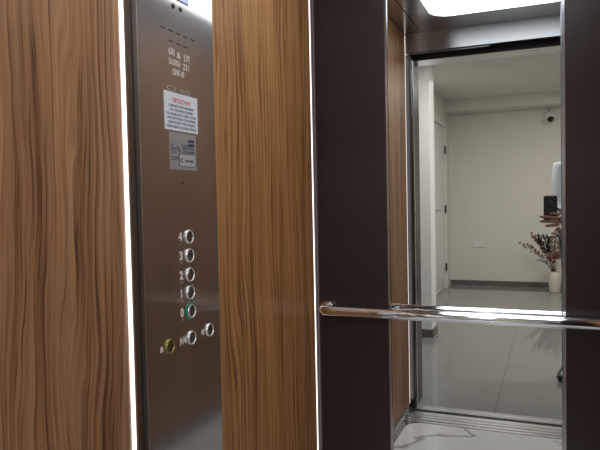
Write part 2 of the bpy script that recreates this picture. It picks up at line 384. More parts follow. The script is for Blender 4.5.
hz, hy, hr = 0.819, YB - 0.046, 0.0172
xa, xb = -0.702, 0.248
def elbow(x, sgn):
    R = 0.030; pts = []
    for k in range(9):
        a = math.radians(90 * k / 8)
        pts.append((x + sgn * (R - R * math.sin(a)) - 0, hy + R - R * math.cos(a), hz))
    return pts
L_ = [(xa + 0.0, YB - 0.0005, hz)] ; R = 0.032
pts = [(xa + 0.001, YB - 0.0005, hz)]
for k in range(9):
    a = math.radians(90 * k / 8); pts.append((xa + R - R * math.cos(a), hy + R - R * math.sin(a), hz))
for k in range(9):
    a = math.radians(90 * k / 8); pts.append((xb - R + R * math.sin(a), hy + R - R * math.cos(a), hz))
pts.append((xb - 0.001, YB - 0.0005, hz))
hr_ = thing('handrail', 'round chrome handrail across the dark panels and mirror', 'handrail', ((xa + xb) / 2, YB, hz))
obj('bar', tube(bmesh.new(), pts, hr, 28), M['chrome'], hr_, smooth=True)
for x in (xa + 0.001, xb - 0.001):
    obj('rosette', lathe(bmesh.new(), [(0.0175, -0.007), (0.024, -0.0065), (0.0255, -0.004), (0.0255, -0.0005)], (x, YB, hz), 'Y', 28), M['chrome'], hr_, smooth=True)

# ------------------------------------------------------------------ control panel on the left wall
CX = -0.725
cp = thing('control_panel', 'tall brushed steel lift button panel between two wood panels', 'control panel', (CX, 1.108, 0.05))
obj('faceplate', B(XL - 0.018, CX, 0.9665, 1.2485, 0.05, ZC - 0.003, bev=0.0005), M['cop_steel'], cp)
# display and screws
dp = obj('display', B(CX - 0.002, CX + 0.0012, 1.06, 1.146, 1.603, 1.68, bev=0.0008), M['black_gloss'], cp)
part(obj('screen', B(CX + 0.0012, CX + 0.0016, 1.063, 1.143, 1.606, 1.677), M['screen'], dp), 'pale blue lit screen')
for y in (1.090, 1.1165):
    obj('screw', lathe(bmesh.new(), [(0.0052, 0), (0.0050, 0.0016), (0.0030, 0.0022), (0.0001, 0.0022)], (CX, y, 1.5875), 'X', 16), M['black'], cp)
# speaker slots
for row, (z, ys) in enumerate(((1.534, [1.050 + 0.0275 * k for k in range(5)]), (1.5125, [1.0775 + 0.0275 * k for k in range(3)]))):
    for y in ys:
        pts2 = rrect(y - 0.0085, y + 0.0085, z - 0.0016, z + 0.0016, 0.0015, 3)
        obj('speaker_slot', prism(bmesh.new(), pts2, CX - 0.001, CX + 0.0003, 'YZ'), M['black'], cp)
obj('indicator_hole', lathe(bmesh.new(), [(0.0028, 0), (0.0028, 0.0006), (0.0001, 0.0006)], (CX, 1.107, 1.2215), 'X', 12), M['black'], cp)
letters('engraved_text', [('630', 1.068, 1.4855, 0.019, 0.022), ('&', 1.0985, 1.483, 0.018, 0.014), ('LM', 1.1245, 1.4815, 0.022, 0.022),
                          ('CA.2ORGA', 1.068, 1.4655, 0.017, 0.042), ('221', 1.120, 1.4630, 0.018, 0.024),
                          ('ONE 60', 1.0805, 1.4455, 0.018, 0.044)], M['etch'], cp, CX)
em = bmesh.new()
for k in range(24):
    a0, a1 = 2 * math.pi * k / 24, 2 * math.pi * (k + 1) / 24
    q = [(1.075 + rr * 0.017 * math.cos(a), 1.4155 + rr * 0.0055 * math.sin(a)) for (rr, a) in ((1, a0), (1, a1), (0.75, a1), (0.75, a0))]
    em.faces.new([em.verts.new((CX + 0.0003, *p)) for p in q])
obj('engraved_emblem', em, M['etch_faint'], cp)
letters('engraved_text', [('A/II', 1.105, 1.4115, 0.0125, 0.040)], M['etch_faint'], cp, CX)

def button(y, z, ring, label=None, lit=None):
    b = obj('button', lathe(bmesh.new(), [(0.0150, 0.0), (0.0150, 0.0030), (0.0143, 0.0046), (0.0132, 0.0046), (0.0125, 0.0035), (0.0125, 0.0010)], (CX, y, z), 'X', 32), ring, cp, smooth=True)
    if label: part(b, label)
    obj('cap', lathe(bmesh.new(), [(0.0124, 0.0008), (0.0122, 0.0030), (0.0100, 0.0026), (0.0050, 0.0018), (0.0001, 0.0015)], (CX, y, z), 'X', 32), lit or M['btn_face'], b, smooth=True)
    return b
FL = [('4', 1.106, 1.124), ('3', 1.066, 1.124), ('2', 1.0245, 1.124), ('1', 0.986, 1.123), ('0', 0.9455, 1.123)]
for (t, z, y) in FL:
    if t == '0':
        b = button(y + 0.002, z, M['btn_ring'])
        part(obj('lit_halo', lathe(bmesh.new(), [(0.0185, 0.0), (0.0185, 0.0020), (0.0155, 0.0032), (0.0153, 0.0)], (CX, y + 0.0005, z + 0.001), 'X', 32), M['green_lit'], b), 'green lit ring')
    else:
        button(y, z, M['btn_ring'])
    letters('number_mark', [(t, y - 0.0370, z - 0.0065, 0.0245, 0.0125 if t != '1' else 0.0075)], M['print_white'], cp, CX, bold=0.04)
    bm = bmesh.new()
    for k in range(3): lathe(bm, [(0.0012, 0), (0.0008, 0.0006), (0.0001, 0.0007)], (CX, y - 0.030 + 0.004 * (k % 2), z - 0.0125 - 0.003 * (k // 2)), 'X', 8)
    obj('braille_dots', bm, M['etch_faint'], cp)
button(1.0415, 0.887, M['yellow_ring'], 'yellow ringed alarm button')
button(1.1235, 0.8875, M['btn_ring']); button(1.1985, 0.8895, M['btn_ring'])
bm = bmesh.new()   # bell
bell = [(-0.006, -0.005), (0.006, -0.005), (0.0045, -0.002), (0.004, 0.003), (0.002, 0.0055), (-0.002, 0.0055), (-0.004, 0.003), (-0.0045, -0.002)]
prism(bm, [(1.016 + a, 0.886 + b) for a, b in bell], CX, CX + 0.0004, 'YZ')
prism(bm, [(1.016 + 0.0016 * math.cos(k), 0.8795 + 0.0012 * math.sin(k)) for k in [2 * math.pi * j / 10 for j in range(10)]], CX, CX + 0.0004, 'YZ')
obj('bell_mark', bm, M['print_white'], cp)
bm = bmesh.new()   # door-open arrows
for (a, sgn) in ((1.0870, 1), (1.0990, -1)):
    prism(bm, [(a - sgn * 0.004, 0.8795), (a - sgn * 0.004, 0.8955), (a + sgn * 0.004, 0.8875)], CX, CX + 0.0004, 'YZ')
prism(bm, rrect(1.0922, 1.0938, 0.879, 0.896, 0.0003, 2), CX, CX + 0.0004, 'YZ')
prism(bm, rrect(1.0815, 1.0829, 0.879, 0.896, 0.0003, 2), CX, CX + 0.0004, 'YZ')
prism(bm, rrect(1.1031, 1.1045, 0.879, 0.896, 0.0003, 2), CX, CX + 0.0004, 'YZ')
obj('door_mark', bm, M['print_white'], cp)
bm = bmesh.new()   # fan
for k in range(4):
    a = math.radians(45 + 90 * k); cy, cz = 1.172 + 0.0037 * math.cos(a), 0.8895 + 0.0037 * math.sin(a)
    prism(bm, [(cy + 0.0034 * math.cos(j), cz + 0.0034 * math.sin(j)) for j in [2 * math.pi * i / 12 for i in range(12)]], CX, CX + 0.0004, 'YZ')
obj('fan_mark', bm, M['print_white'], cp)

# sticker and label on the panel
sk = thing('warning_sticker', 'white Greek warning sticker with red heading on the steel button panel', 'sticker', (CX, 1.11, 1.33))
obj('sheet', B(CX, CX + 0.0005, 1.0475, 1.173, 1.3300, 1.4085), M['sticker'], sk)
SX = CX + 0.0006
part(letters('heading', [('ΠΡΟΣΟΧΗ!!!', 1.110, 1.3880, 0.0125, 0.066)], M['red_ink'], sk, SX, 'CENTER', 0.0001), 'red heading')
rows = [('Ο ΑΝΕΛΚΥΣΤΗΡΑΣ ΕΙΝΑΙ ΜΟΝΟ', 0.094), ('ΓΙΑ ΤΗΝ ΧΡΗΣΗ ΑΤΟΜΩΝ', 0.086), ('ΤΑ ΠΑΙΔΙΑ ΚΑΤΩ ΤΩΝ 14 ΕΤΩΝ', 0.110),
        ('ΑΠΑΓΟΡΕΥΕΤΑΙ ΝΑ ΤΟΝ ΧΡΗΣΙΜΟ', 0.106), ('ΠΟΙΟΥΝ ΧΩΡΙΣ ΤΗΝ ΣΥΝΟΔΕΙΑ', 0.100), ('ΕΝΗΛΙΚΩΝ ΣΕ ΚΑΘΕ ΧΡΗΣΗ', 0.108)]
letters('text_rows', [(t, 1.110, 1.3785 - 0.0086 * i, 0.0066, w) for i, (t, w) in enumerate(rows)], M['navy_ink'], sk, SX, 'CENTER', 0.0001)
pl = thing('information_label', 'small grey foil label with printed box under the white sticker', 'label', (CX, 1.112, 1.249))
obj('foil', B(CX, CX + 0.0005, 1.0625, 1.1630, 1.2490, 1.3265), M['alu_plate'], pl)
for z in (1.3115, 1.3035): obj('printed_block', prism(bmesh.new(), rrect(1.132, 1.155, z - 0.0028, z + 0.0028, 0.0008, 2), SX - 0.0001, SX + 0.0001, 'YZ'), M['navy_ink'], pl)
for z0, z1 in ((1.2735, 1.2752), (1.2690, 1.2702)): obj('printed_line', prism(bmesh.new(), rrect(1.0640, 1.094, z0, z1, 0.0003, 2), SX - 0.0001, SX + 0.0001, 'YZ'), M['navy_ink'], pl)
obj('printed_arrow', prism(bmesh.new(), [(1.090, 1.2975), (1.094, 1.2975), (1.102, 1.288), (1.097, 1.2865)], SX - 0.0001, SX + 0.0001, 'YZ'), M['navy_ink'], pl)
bm = prism(bmesh.new(), rrect(1.0945, 1.1585, 1.2560, 1.2830, 0.005), SX - 0.0001, SX + 0.0001, 'YZ')
obj('box_outline', bm, M['navy_ink'], pl)
obj('box_field', prism(bmesh.new(), rrect(1.0975, 1.1575, 1.2572, 1.2818, 0.004), SX, SX + 0.0002, 'YZ'), M['foil_light'], pl)
letters('text_rows', [('ΑΡ.', 1.066, 1.2975, 0.0060, 0.011), ('2010', 1.066, 1.2895, 0.0085, 0.022), ('ΕΤΟΣ', 1.066, 1.2820, 0.0060, 0.016),
                      ('ΣΥΝΤΗΡΗΣΗ', 1.108, 1.2985, 0.0052, 0.042), ('ΑΝΕΛΚΥΣΤΗΡΩΝ', 1.108, 1.2930, 0.0052, 0.046),
                      ('ΤΗΛ 2240', 1.108, 1.2870, 0.0052, 0.046), ('ΒΛΑΒΕΣ', 1.101, 1.2848, 0.0030, 0.052)], M['navy_ink'], pl, SX, 'LEFT', 0.0001)
bm = bmesh.new()
for k in range(3):
    a0 = math.radians(20 + 120 * k); ps = [(1.106 + r * math.cos(a0 + t), 1.2695 + r * math.sin(a0 + t)) for r, t in ((0.0055, 0), (0.0055, 0.6), (0.0055, 1.3), (0.0025, 1.3), (0.0025, 0.6), (0.0025, 0))]
    prism(bm, ps, SX + 0.0002, SX + 0.0003, 'YZ')
obj('round_emblem', bm, M['navy_ink'], pl)
letters('maker_word', [('sweda', 1.118, 1.2660, 0.0105, 0.033)], M['navy_ink'], pl, SX + 0.0003, 'LEFT', 0.0001)

# ------------------------------------------------------------------ car front, sills, landing frame
tp = thing('transom', 'brushed steel band above the lift doorway, seen in the mirror', 'door header', (-0.3, YF, 1.981))
obj('band', B(XL - 0.018, XR + 0.018, YF - 0.022, YF, 1.981, ZC + 0.03, bev=0.0015), M['steel_x'], tp)
obj('lip', B(XL - 0.018, -0.30, YF - 0.030, YF - 0.0225, 1.9745, 1.990, bev=0.001), M['steel_x'], tp)
OX0, OX1 = -0.722, 0.112
struct(obj('trim_5', B(OX1, XR + 0.018, YF - 0.022, YF, 0.0, 1.980, bev=0.0015), M['steel_dark']), 'dark steel front panel of the car beside the doorway')
sl = bmesh.new()
prof = [(YF, -0.03), (0.652, -0.03), (0.652, 0.0015), (0.640, 0.0015), (0.640, -0.002), (0.612, -0.002), (0.612, 0.001), (0.585, 0.001), (0.585, -0.006), (0.572, -0.006), (0.572, 0.001),
        (0.545, 0.001), (0.545, -0.002), (0.535, -0.002), (0.535, 0.001), (0.505, 0.001), (0.505, -0.001), (YF + 0.004, -0.001), (YF, -0.004)]
prism(sl, prof, XL - 0.017, XR + 0.017, 'YZ')
tag(obj('car_sill', sl, M['steel_sill']), 'grooved aluminium threshold of the lift car at the doorway', 'threshold')
struct(obj('trim_4', B(OX0, OX1, 0.4500, 0.4815, -0.04, -0.006), M['black']), 'black gap between the two metal thresholds')  # solid black block, the gap's shade put into its colour
LY0, LY1 = 0.235, 0.452      # landing wall, lobby face and shaft face
sl = bmesh.new()
prof = [(0.378, -0.04), (LY1 - 0.003, -0.04), (LY1 - 0.003, 0.0), (0.436, 0.0), (0.436, -0.005), (0.426, -0.005), (0.426, 0.0), (0.396, 0.0), (0.396, -0.002), (0.390, -0.002), (0.390, 0.001), (0.378, 0.001)]
prism(sl, prof, OX0, OX1, 'YZ')
tag(obj('landing_sill', sl, M['steel_sill']), 'grooved aluminium threshold on the lobby side of the doorway', 'threshold')
df = thing('door_frame', 'brushed steel lift door frame on the lobby side, seen in the mirror', 'door frame', ((OX0 + OX1) / 2, LY0, 0))
obj('jamb', B(OX0 - 0.035, OX0, LY0 - 0.006, LY1 - 0.008, 0.0, 2.02, bev=0.0015), M['steel_dark'], df)
obj('jamb', B(OX1, OX1 + 0.035, LY0 - 0.006, LY1 - 0.008, 0.0, 2.02, bev=0.0015), M['steel_dark'], df)
obj('edge_strip', B(OX0 - 0.004, OX0 + 0.009, 0.405, 0.425, 0.0, 1.955, bev=0.0015), M['steel'], df)
obj('lintel', B(OX0 + 0.0005, OX1 - 0.0005, LY0 - 0.006, 0.372, 1.957, 2.02, bev=0.0015), M['steel_sill'], df)
obj('track_cover', B(OX0 + 0.0005, OX1 - 0.0005, 0.373, 0.381, 1.9575, 2.02), M['black'], df)  # black strip painting in the shade of the gap over the doorway
for z in (0.10, 0.35, 1.10, 1.88):
    obj('screw', lathe(bmesh.new(), [(0.004, 0), (0.0035, 0.001), (0.0001, 0.0012)], (OX0 + 0.009, 0.415, z), 'X', 12), M['black'], df)
# landing wall around the frame
struct(obj('wall_landing', B(-3.2, OX0 - 0.0355, LY0, LY1 - 0.006, -0.02, 2.60), M['plaster']), 'plaster lobby wall on the button side of the lift doorway')
struct(obj('wall_landing', B(OX1 + 0.0355, 2.0, LY0, LY1 - 0.006, -0.02, 2.60), M['plaster']), 'plaster lobby wall on the far side of the lift doorway')
struct(obj('wall_landing', B(OX0 - 0.035, OX1 + 0.035, LY0, LY1 - 0.006, 2.0205, 2.60), M['plaster']), 'plaster lobby wall above the lift doorway')

# ------------------------------------------------------------------ lobby (seen in the mirror): Y is negative going away from the lift
BY = -4.76                                   # back wall face
struct(obj('lobby_floor', B(-3.2, 2.0, BY - 0.1, 0.3775, -0.04, 0.0), M['tiles']), 'pale polished tile floor of the lobby')
struct(obj('wall_lobby_back', B(-3.2, 2.0, BY - 0.1, BY, 0.0, 2.60), M['plaster']))
struct(obj('wall_lobby_right', B(2.0, 2.1, BY - 0.1, LY0, 0.0, 2.60), M['plaster']))
struct(obj('wall_lobby_left', B(-3.3, -3.2, BY - 0.1, LY0, 0.0, 2.60), M['plaster']))
SWX = -1.31
DY0, DY1 = -4.42, -3.55                      # door in the lobby side wall
bm = bmesh.new()
box(bm, SWX - 0.12, SWX, BY, DY0, 0, 2.55); box(bm, SWX - 0.12, SWX, DY1, -1.6, 0, 2.55); box(bm, SWX - 0.12, SWX, DY0, DY1, 2.14, 2.55)
struct(obj('wall_lobby_side', bm, M['plaster']))
struct(obj('wall_lobby_pier', B(-3.2, -0.957, -1.60, -1.385, 0.0, 2.60), M['white_paint']))
struct(obj('ceiling_lobby_low', B(-3.2, 2.0, -2.14, LY0, 2.34, 2.60), M['ceil_plaster']))
struct(obj('ceiling_lobby', B(-3.2, 2.0, BY, -2.14, 2.485, 2.60), M['ceil_plaster']))
struct(obj('trim_3', B(SWX, 2.0, BY, BY + 0.33, 2.34, 2.4845), M['ceil_plaster']), 'plaster beam along the top of the far lobby wall')
struct(obj('baseboard_back', B(SWX, 2.0, BY, BY + 0.012, 0.0, 0.065, bev=0.002), M['skirting']))
struct(obj('baseboard_side', B(SWX, SWX + 0.012, DY1 + 0.05, -1.61, 0.0, 0.065, bev=0.002), M['skirting']))
bm = box(bmesh.new(), -3.19, -0.945, -1.385, -1.373, 0, 0.065); box(bm, -0.957, -0.945, -1.60, -1.386, 0, 0.065)
struct(obj('baseboard_pier', bm, M['skirting']))
d1 = bpy.data.objects.new('door_1', None); COL.objects.link(d1); d1.location = (SWX, (DY0 + DY1) / 2, 0); d1['kind'] = 'structure'
obj('door_leaf', B(SWX - 0.05, SWX - 0.008, DY0 + 0.02, DY1 - 0.02, 0.005, 2.12, bev=0.002), M['door_white'], d1)
bm = box(bmesh.new(), SWX - 0.11, SWX + 0.012, DY0 - 0.05, DY0 + 0.015, 0, 2.19); box(bm, SWX - 0.11, SWX + 0.012, DY1 - 0.015, DY1 + 0.05, 0, 2.19)
box(bm, SWX - 0.11, SWX + 0.012, DY0 + 0.016, DY1 - 0.016, 2.125, 2.19)
obj('door_casing', bm, M['door_white'], d1)
for z in (0.28, 1.05, 1.83):
    obj('hinge', tube(bmesh.new(), [(SWX + 0.004, DY0 + 0.025, z - 0.05), (SWX + 0.004, DY0 + 0.025, z + 0.05)], 0.011, 12), M['steel_dark'], d1)
obj('door_handle', tube(bmesh.new(), [(SWX - 0.008, DY1 - 0.08, 1.04), (SWX + 0.04, DY1 - 0.08, 1.04), (SWX + 0.045, DY1 - 0.1, 1.04), (SWX + 0.045, DY1 - 0.2, 1.04)], 0.009, 12), M['steel'], d1)

# socket plate, dome camera, added lobby lamps
so = thing('socket_plate', 'small white double socket plate low on the lobby back wall', 'socket', (-0.93, BY, 0.515))
obj('plate', B(-1.005, -0.855, BY, BY + 0.009, 0.515, 0.595, bev=0.003), M['white_plastic'], so)
for x in (-0.968, -0.892): obj('socket_insert', lathe(bmesh.new(), [(0.026, 0.009), (0.026, 0.0105), (0.022, 0.0105), (0.020, 0.004), (0.0001, 0.004)], (x, BY, 0.555), 'Y', 20), M['white_plastic'], so)

SCX, SCZ = -0.022, 2.205
sc_ = thing('security_camera', 'white dome security camera with black lens high on the lobby wall', 'camera', (SCX, BY, SCZ - 0.1))
obj('mount', lathe(bmesh.new(), [(0.075, 0.0), (0.075, 0.030), (0.068, 0.045), (0.0001, 0.045)], (SCX, BY, SCZ + 0.005), 'Y', 28), M['white_plastic'], sc_, smooth=True)
hd = ball(bmesh.new(), (SCX, BY + 0.075, SCZ - 0.01), 0.066, 24)
obj('ball_housing', hd, M['white_plastic'], sc_, smooth=True)
obj('lens_window', ball(bmesh.new(), (SCX + 0.004, BY + 0.112, SCZ - 0.026), 0.044, 20, (1, 0.8, 1)), M['black_gloss'], sc_, smooth=True)
obj('cable', tube(bmesh.new(), [(SCX - 0.01, BY + 0.008, SCZ + 0.07), (SCX - 0.012, BY + 0.008, SCZ + 0.1345)], 0.006, 8), M['etch_faint'], sc_)
names = ['lobby downlight above the person, nearest the lift doorway', 'lobby downlight in the raised ceiling before the white door', 'lobby downlight in the low ceiling, off to the side', 'lobby downlight in the raised ceiling above the flower vase side']
for (x, y), nm in zip(ADDED_LAMPS, names):  # fittings made up for the added lobby lamps, out of view
    zc = 2.34 if y > -2.1 else 2.485
    t = thing('downlight', 'round flush ' + nm, 'ceiling light', (x, y, zc), 'lobby downlights')
    obj('bezel', lathe(bmesh.new(), [(0.075, 0), (0.095, 0), (0.095, -0.006), (0.078, -0.006)], (x, y, zc), 'Z', 28), M['white_plastic'], t)
    obj('diffuser', lathe(bmesh.new(), [(0.0001, -0.002), (0.0745, -0.002), (0.0745, 0)], (x, y, zc), 'Z', 28), M['lamp_glow'], t)

# vase and dried flowers
VX, VY = 0.022, -4.32
vprof = [(0.050, 0.0), (0.060, 0.006), (0.067, 0.05), (0.071, 0.12), (0.069, 0.18), (0.062, 0.225), (0.052, 0.250), (0.056, 0.262), (0.050, 0.262), (0.046, 0.250), (0.062, 0.21), (0.07, 0.12), (0.0001, 0.02)]
tag(obj('vase', lathe(bmesh.new(), vprof, (VX, VY, 0), 'Z', 36), M['ceramic'], smooth=True), 'cream ceramic floor vase holding dried flowers by the lobby wall', 'vase')
fb = thing('dried_bouquet', 'spray of dried pink, beige and dark stems in the cream vase', 'dried flowers', (VX, VY, 0.03))
def stem(tip, kind, n, spread, size):
    a = Vector((VX + random.uniform(-.02, .02), VY + random.uniform(-.02, .02), 0.05)); t = Vector(tip) + Vector((0.02, 0, 0))
    mid = Vector((VX * 0.6 + t.x * 0.4, VY * 0.6 + t.y * 0.4, 0.32 + (t.z - 0.32) * 0.40))
    neck = Vector((VX + (t.x - VX) * 0.10, VY + (t.y - VY) * 0.10, 0.262))
    neck.x = max(VX - .035, min(VX + .035, neck.x))
    P = [a, neck, mid, t.lerp(mid, 0.4) + Vector((0, 0, 0.012)), t]
    s = obj('stem', tube(bmesh.new(), P, [0.003, 0.003, 0.0026, 0.002, 0.0014], 6), M['twig'], fb)
    bm = bmesh.new()
    for k in range(n):
        f = (k + 0.5) / n; seg = f * 2; i = 2 if seg < 1 else 3
        p = P[i].lerp(P[i + 1], seg % 1.0) + Vector((random.uniform(-1, 1), random.uniform(-1, 1), random.uniform(-1, 1))) * spread
        if kind == 'leaf_dark':
            d = Vector((random.uniform(-1, 1), random.uniform(-.6, .6), random.uniform(-.2, 1))).normalized(); u, v = frame_of(d); L0 = size * random.uniform(.8, 1.3)
            q = [p, p + d * L0 * .5 + u * L0 * .22 + v * L0 * .05, p + d * L0, p + d * L0 * .5 - u * L0 * .22 + v * L0 * .05]
            w = [bm.verts.new(x) for x in q] + [bm.verts.new(p + d * L0 * .5 - v * L0 * .05)]
            bm.faces.new((w[0], w[1], w[2], w[4])); bm.faces.new((w[0], w[4], w[2], w[3]))
            bm.faces.new((w[0], w[1], w[2], w[3]))
        else:
            r = bmesh.ops.create_icosphere(bm, subdivisions=1, radius=size * random.uniform(.6, 1.2))
            for x in r['verts']: x.co = Vector((x.co.x * random.uniform(.8, 1.2), x.co.y, x.co.z * 1.1)) + p
    obj('leaves' if kind == 'leaf_dark' else 'blossoms', bm, M[kind], s)
stem((-0.40, -4.26, 0.615), 'bloom_pink', 16, .016, .012)
stem((-0.315, -4.30, 0.60), 'bloom_pink', 16, .018, .014)
stem((-0.27, -4.24, 0.74), 'bloom_pink', 18, .016, .014)
stem((-0.22, -4.30, 0.69), 'bloom_pink', 22, .022, .018)
stem((-0.17, -4.24, 0.66), 'leaf_dark', 26, .014, .072)
stem((-0.13, -4.28, 0.58), 'leaf_dark', 30, .016, .072)
stem((-0.11, -4.22, 0.70), 'leaf_dark', 26, .014, .072)
stem((-0.175, -4.20, 0.40), 'leaf_dark', 12, .014, .045)
stem((-0.06, -4.26, 0.69), 'bloom_beige', 30, .020, .014)
stem((-0.01, -4.28, 0.74), 'bloom_beige', 34, .022, .014)
stem((0.03, -4.30, 0.80), 'bloom_beige', 34, .022, .014)
stem((0.08, -4.26, 0.70), 'bloom_beige', 34, .024, .014)
stem((0.02, -4.20, 0.52), 'bloom_pink', 28, .026, .017)
stem((-0.06, -4.18, 0.47), 'bloom_pink', 26, .026, .017)
stem((0.15, -4.26, 0.62), 'bloom_beige', 30, .022, .014)

# ------------------------------------------------------------------ the person with the phone
def skin(name, chains, m, parent, levels=2, roots=None):
    """chains: {'nodes': {id: (co, r)}, 'edges': [(a, b)]}, grown with a Skin modifier"""
    nodes, edges, rts = chains
    me = bpy.data.meshes.new(name); ids = list(nodes); p = Vector((0, 0, 0)); q = parent
    while q: p += q.location; q = q.parent
    me.from_pydata([tuple(Vector(nodes[i][0]) - p) for i in ids], [(ids.index(a), ids.index(b)) for a, b in edges], [])
    o = bpy.data.objects.new(name, me); COL.objects.link(o); o.parent = parent
    s = o.modifiers.new('skin', 'SKIN'); s.use_smooth_shade = True; s.branch_smoothing = 0.3
    for i, k in enumerate(ids):
        r = nodes[k][1]; r = r if isinstance(r, tuple) else (r, r)
        me.skin_vertices[0].data[i].radius = r
        me.skin_vertices[0].data[i].use_root = k in rts
    u = o.modifiers.new('subdivision', 'SUBSURF'); u.levels = levels; u.render_levels = levels
    me.materials.append(m)
    # bake the modifiers into plain mesh
    bpy.context.view_layer.update()
    me2 = bpy.data.meshes.new_from_object(o.evaluated_get(bpy.context.evaluated_depsgraph_get()))
    for f in me2.polygons: f.use_smooth = True
    o.modifiers.clear(); o.data = me2; me2.name = name; bpy.data.meshes.remove(me)
    return o
PX = 0.212
pr = thing('person', 'person in pale blue shirt and dark trousers holding up a phone in the lobby', 'person', (PX, -0.50, 0))
RW = (0.094, -0.052, 1.030); LW = (0.150, -0.115, 0.975)
nodes = {
    'pel': ((PX, -0.50, 0.93), (0.15, 0.115)), 'waist': ((PX, -0.50, 1.08), (0.145, 0.105)), 'chest': ((PX, -0.50, 1.27), (0.160, 0.115)),
    'upper': ((PX, -0.50, 1.37), (0.10, 0.075)), 'neck': ((PX, -0.495, 1.440), 0.050), 'jaw': ((PX, -0.462, 1.515), (0.070, 0.080)), 'skull': ((PX, -0.482, 1.585), (0.092, 0.112)), 'crown': ((PX, -0.488, 1.650), (0.080, 0.098)),
    'lsh': ((PX - 0.165, -0.49, 1.365), 0.052), 'lel': ((PX - 0.150, -0.40, 1.085), 0.040), 'lfa': ((PX - 0.125, -0.27, 1.03), 0.038), 'lwr': (LW, (0.027, 0.022)),
    'rsh': ((PX + 0.165, -0.49, 1.365), 0.052), 'rel': ((PX + 0.195, -0.36, 1.085), 0.040), 'rfa': ((PX + 0.09, -0.22, 1.065), 0.038), 'rwr': (RW, (0.027, 0.022)),
    'lhip': ((PX - 0.085, -0.50, 0.86), 0.085), 'lkn': ((PX - 0.075, -0.485, 0.49), 0.055), 'lcalf': ((PX - 0.070, -0.51, 0.35), 0.052), 'lan': ((PX - 0.085, -0.53, 0.09), 0.036), 'lfoot': ((PX - 0.110, -0.43, 0.045), 0.036), 'ltoe': ((PX - 0.122, -0.375, 0.035), 0.028),
    'rhip': ((PX + 0.095, -0.50, 0.86), 0.085), 'rkn': ((PX + 0.12, -0.485, 0.49), 0.055), 'rcalf': ((PX + 0.13, -0.51, 0.35), 0.052), 'ran': ((PX + 0.14, -0.53, 0.09), 0.036), 'rfoot': ((PX + 0.155, -0.43, 0.045), 0.036), 'rtoe': ((PX + 0.165, -0.375, 0.035), 0.028)}
edges = [('pel', 'waist'), ('waist', 'chest'), ('chest', 'upper'), ('upper', 'neck'), ('neck', 'jaw'), ('jaw', 'skull'), ('skull', 'crown'),
         ('upper', 'lsh'), ('lsh', 'lel'), ('lel', 'lfa'), ('lfa', 'lwr'), ('upper', 'rsh'), ('rsh', 'rel'), ('rel', 'rfa'), ('rfa', 'rwr'),
         ('pel', 'lhip'), ('lhip', 'lkn'), ('lkn', 'lcalf'), ('lcalf', 'lan'), ('lan', 'lfoot'), ('lfoot', 'ltoe'),
         ('pel', 'rhip'), ('rhip', 'rkn'), ('rkn', 'rcalf'), ('rcalf', 'ran'), ('ran', 'rfoot'), ('rfoot', 'rtoe')]
# right hand: palm behind the phone, fingers across its back to the far edge
nodes['rpalm'] = ((0.058, -0.004, 1.045), (0.026, 0.030)); nodes['rknu'] = ((0.030, 0.006, 1.046), (0.020, 0.032))
edges += [('rwr', 'rpalm'), ('rpalm', 'rknu')]
FX = 0.0065
fingers = {'index': [(0.044, FX, 1.072), (0.026, FX + .004, 1.080), (0.004, FX + .004, 1.083), (-0.016, FX - .001, 1.080)],
           'middle': [(0.036, FX, 1.055), (-0.010, FX + .004, 1.058), (-0.044, FX + .001, 1.062), (-0.070, FX - .012, 1.065)],
           'ring': [(0.036, FX, 1.037), (-0.008, FX + .005, 1.036), (-0.042, FX + .002, 1.036), (-0.068, FX - .012, 1.036)],
           'little': [(0.040, FX, 1.020), (0.006, FX + .004, 1.014), (-0.020, FX + .003, 1.011), (-0.040, FX, 1.010)]}
rts = {'pel'}
for nm, pts_ in fingers.items():
    for i, p_ in enumerate(pts_):
        nodes[nm + str(i)] = (p_, [0.0118, 0.0105, 0.0094, 0.0076][i])
        if i: edges.append((nm + str(i - 1), nm + str(i)))
    rts.add(nm + '0')
thumb = [(0.066, -0.030, 1.050), (0.058, -0.044, 1.078), (0.040, -0.040, 1.100), (0.020, -0.035, 1.112)]
for i, p_ in enumerate(thumb):
    nodes['thumb' + str(i)] = (p_, [0.013, 0.0115, 0.0098, 0.008][i])
    if i: edges.append(('thumb' + str(i - 1), 'thumb' + str(i)))
rts.add('thumb0')
# left hand cupped below the right one
nodes['lpalm'] = ((0.115, -0.060, 0.962), (0.032, 0.018)); nodes['lknu'] = ((0.085, -0.030, 0.966), (0.030, 0.012))
edges += [('lwr', 'lpalm'), ('lpalm', 'lknu')]
for j, (dx, dy, ln) in enumerate(((-.020, .016, .060), (-.006, .010, .068), (.010, .003, .064), (.024, -.004, .052))):
    b0 = Vector((0.080 + dx, -0.024 + dy, 0.966)); dr = Vector((-0.62, 0.70, 0.1)).normalized()
    pp = [b0, b0 + dr * ln * .42, b0 + dr * ln * .75 + Vector((0, 0, .012)), b0 + dr * ln * .92 + Vector((0, 0, .032))]
    for i, p_ in enumerate(pp):
        nodes['lf%d%d' % (j, i)] = (tuple(p_), [0.010, 0.009, 0.008, 0.0066][i])
        if i: edges.append(('lf%d%d' % (j, i - 1), 'lf%d%d' % (j, i)))
    rts.add('lf%d0' % j)
for i, p_ in enumerate([(0.128, -0.060, 0.972), (0.112, -0.072, 0.990), (0.092, -0.064, 1.002)]):
    nodes['lt%d' % i] = (p_, [0.012, 0.0105, 0.008][i])
    if i: edges.append(('lt%d' % (i - 1), 'lt%d' % i))
rts.add('lt0')
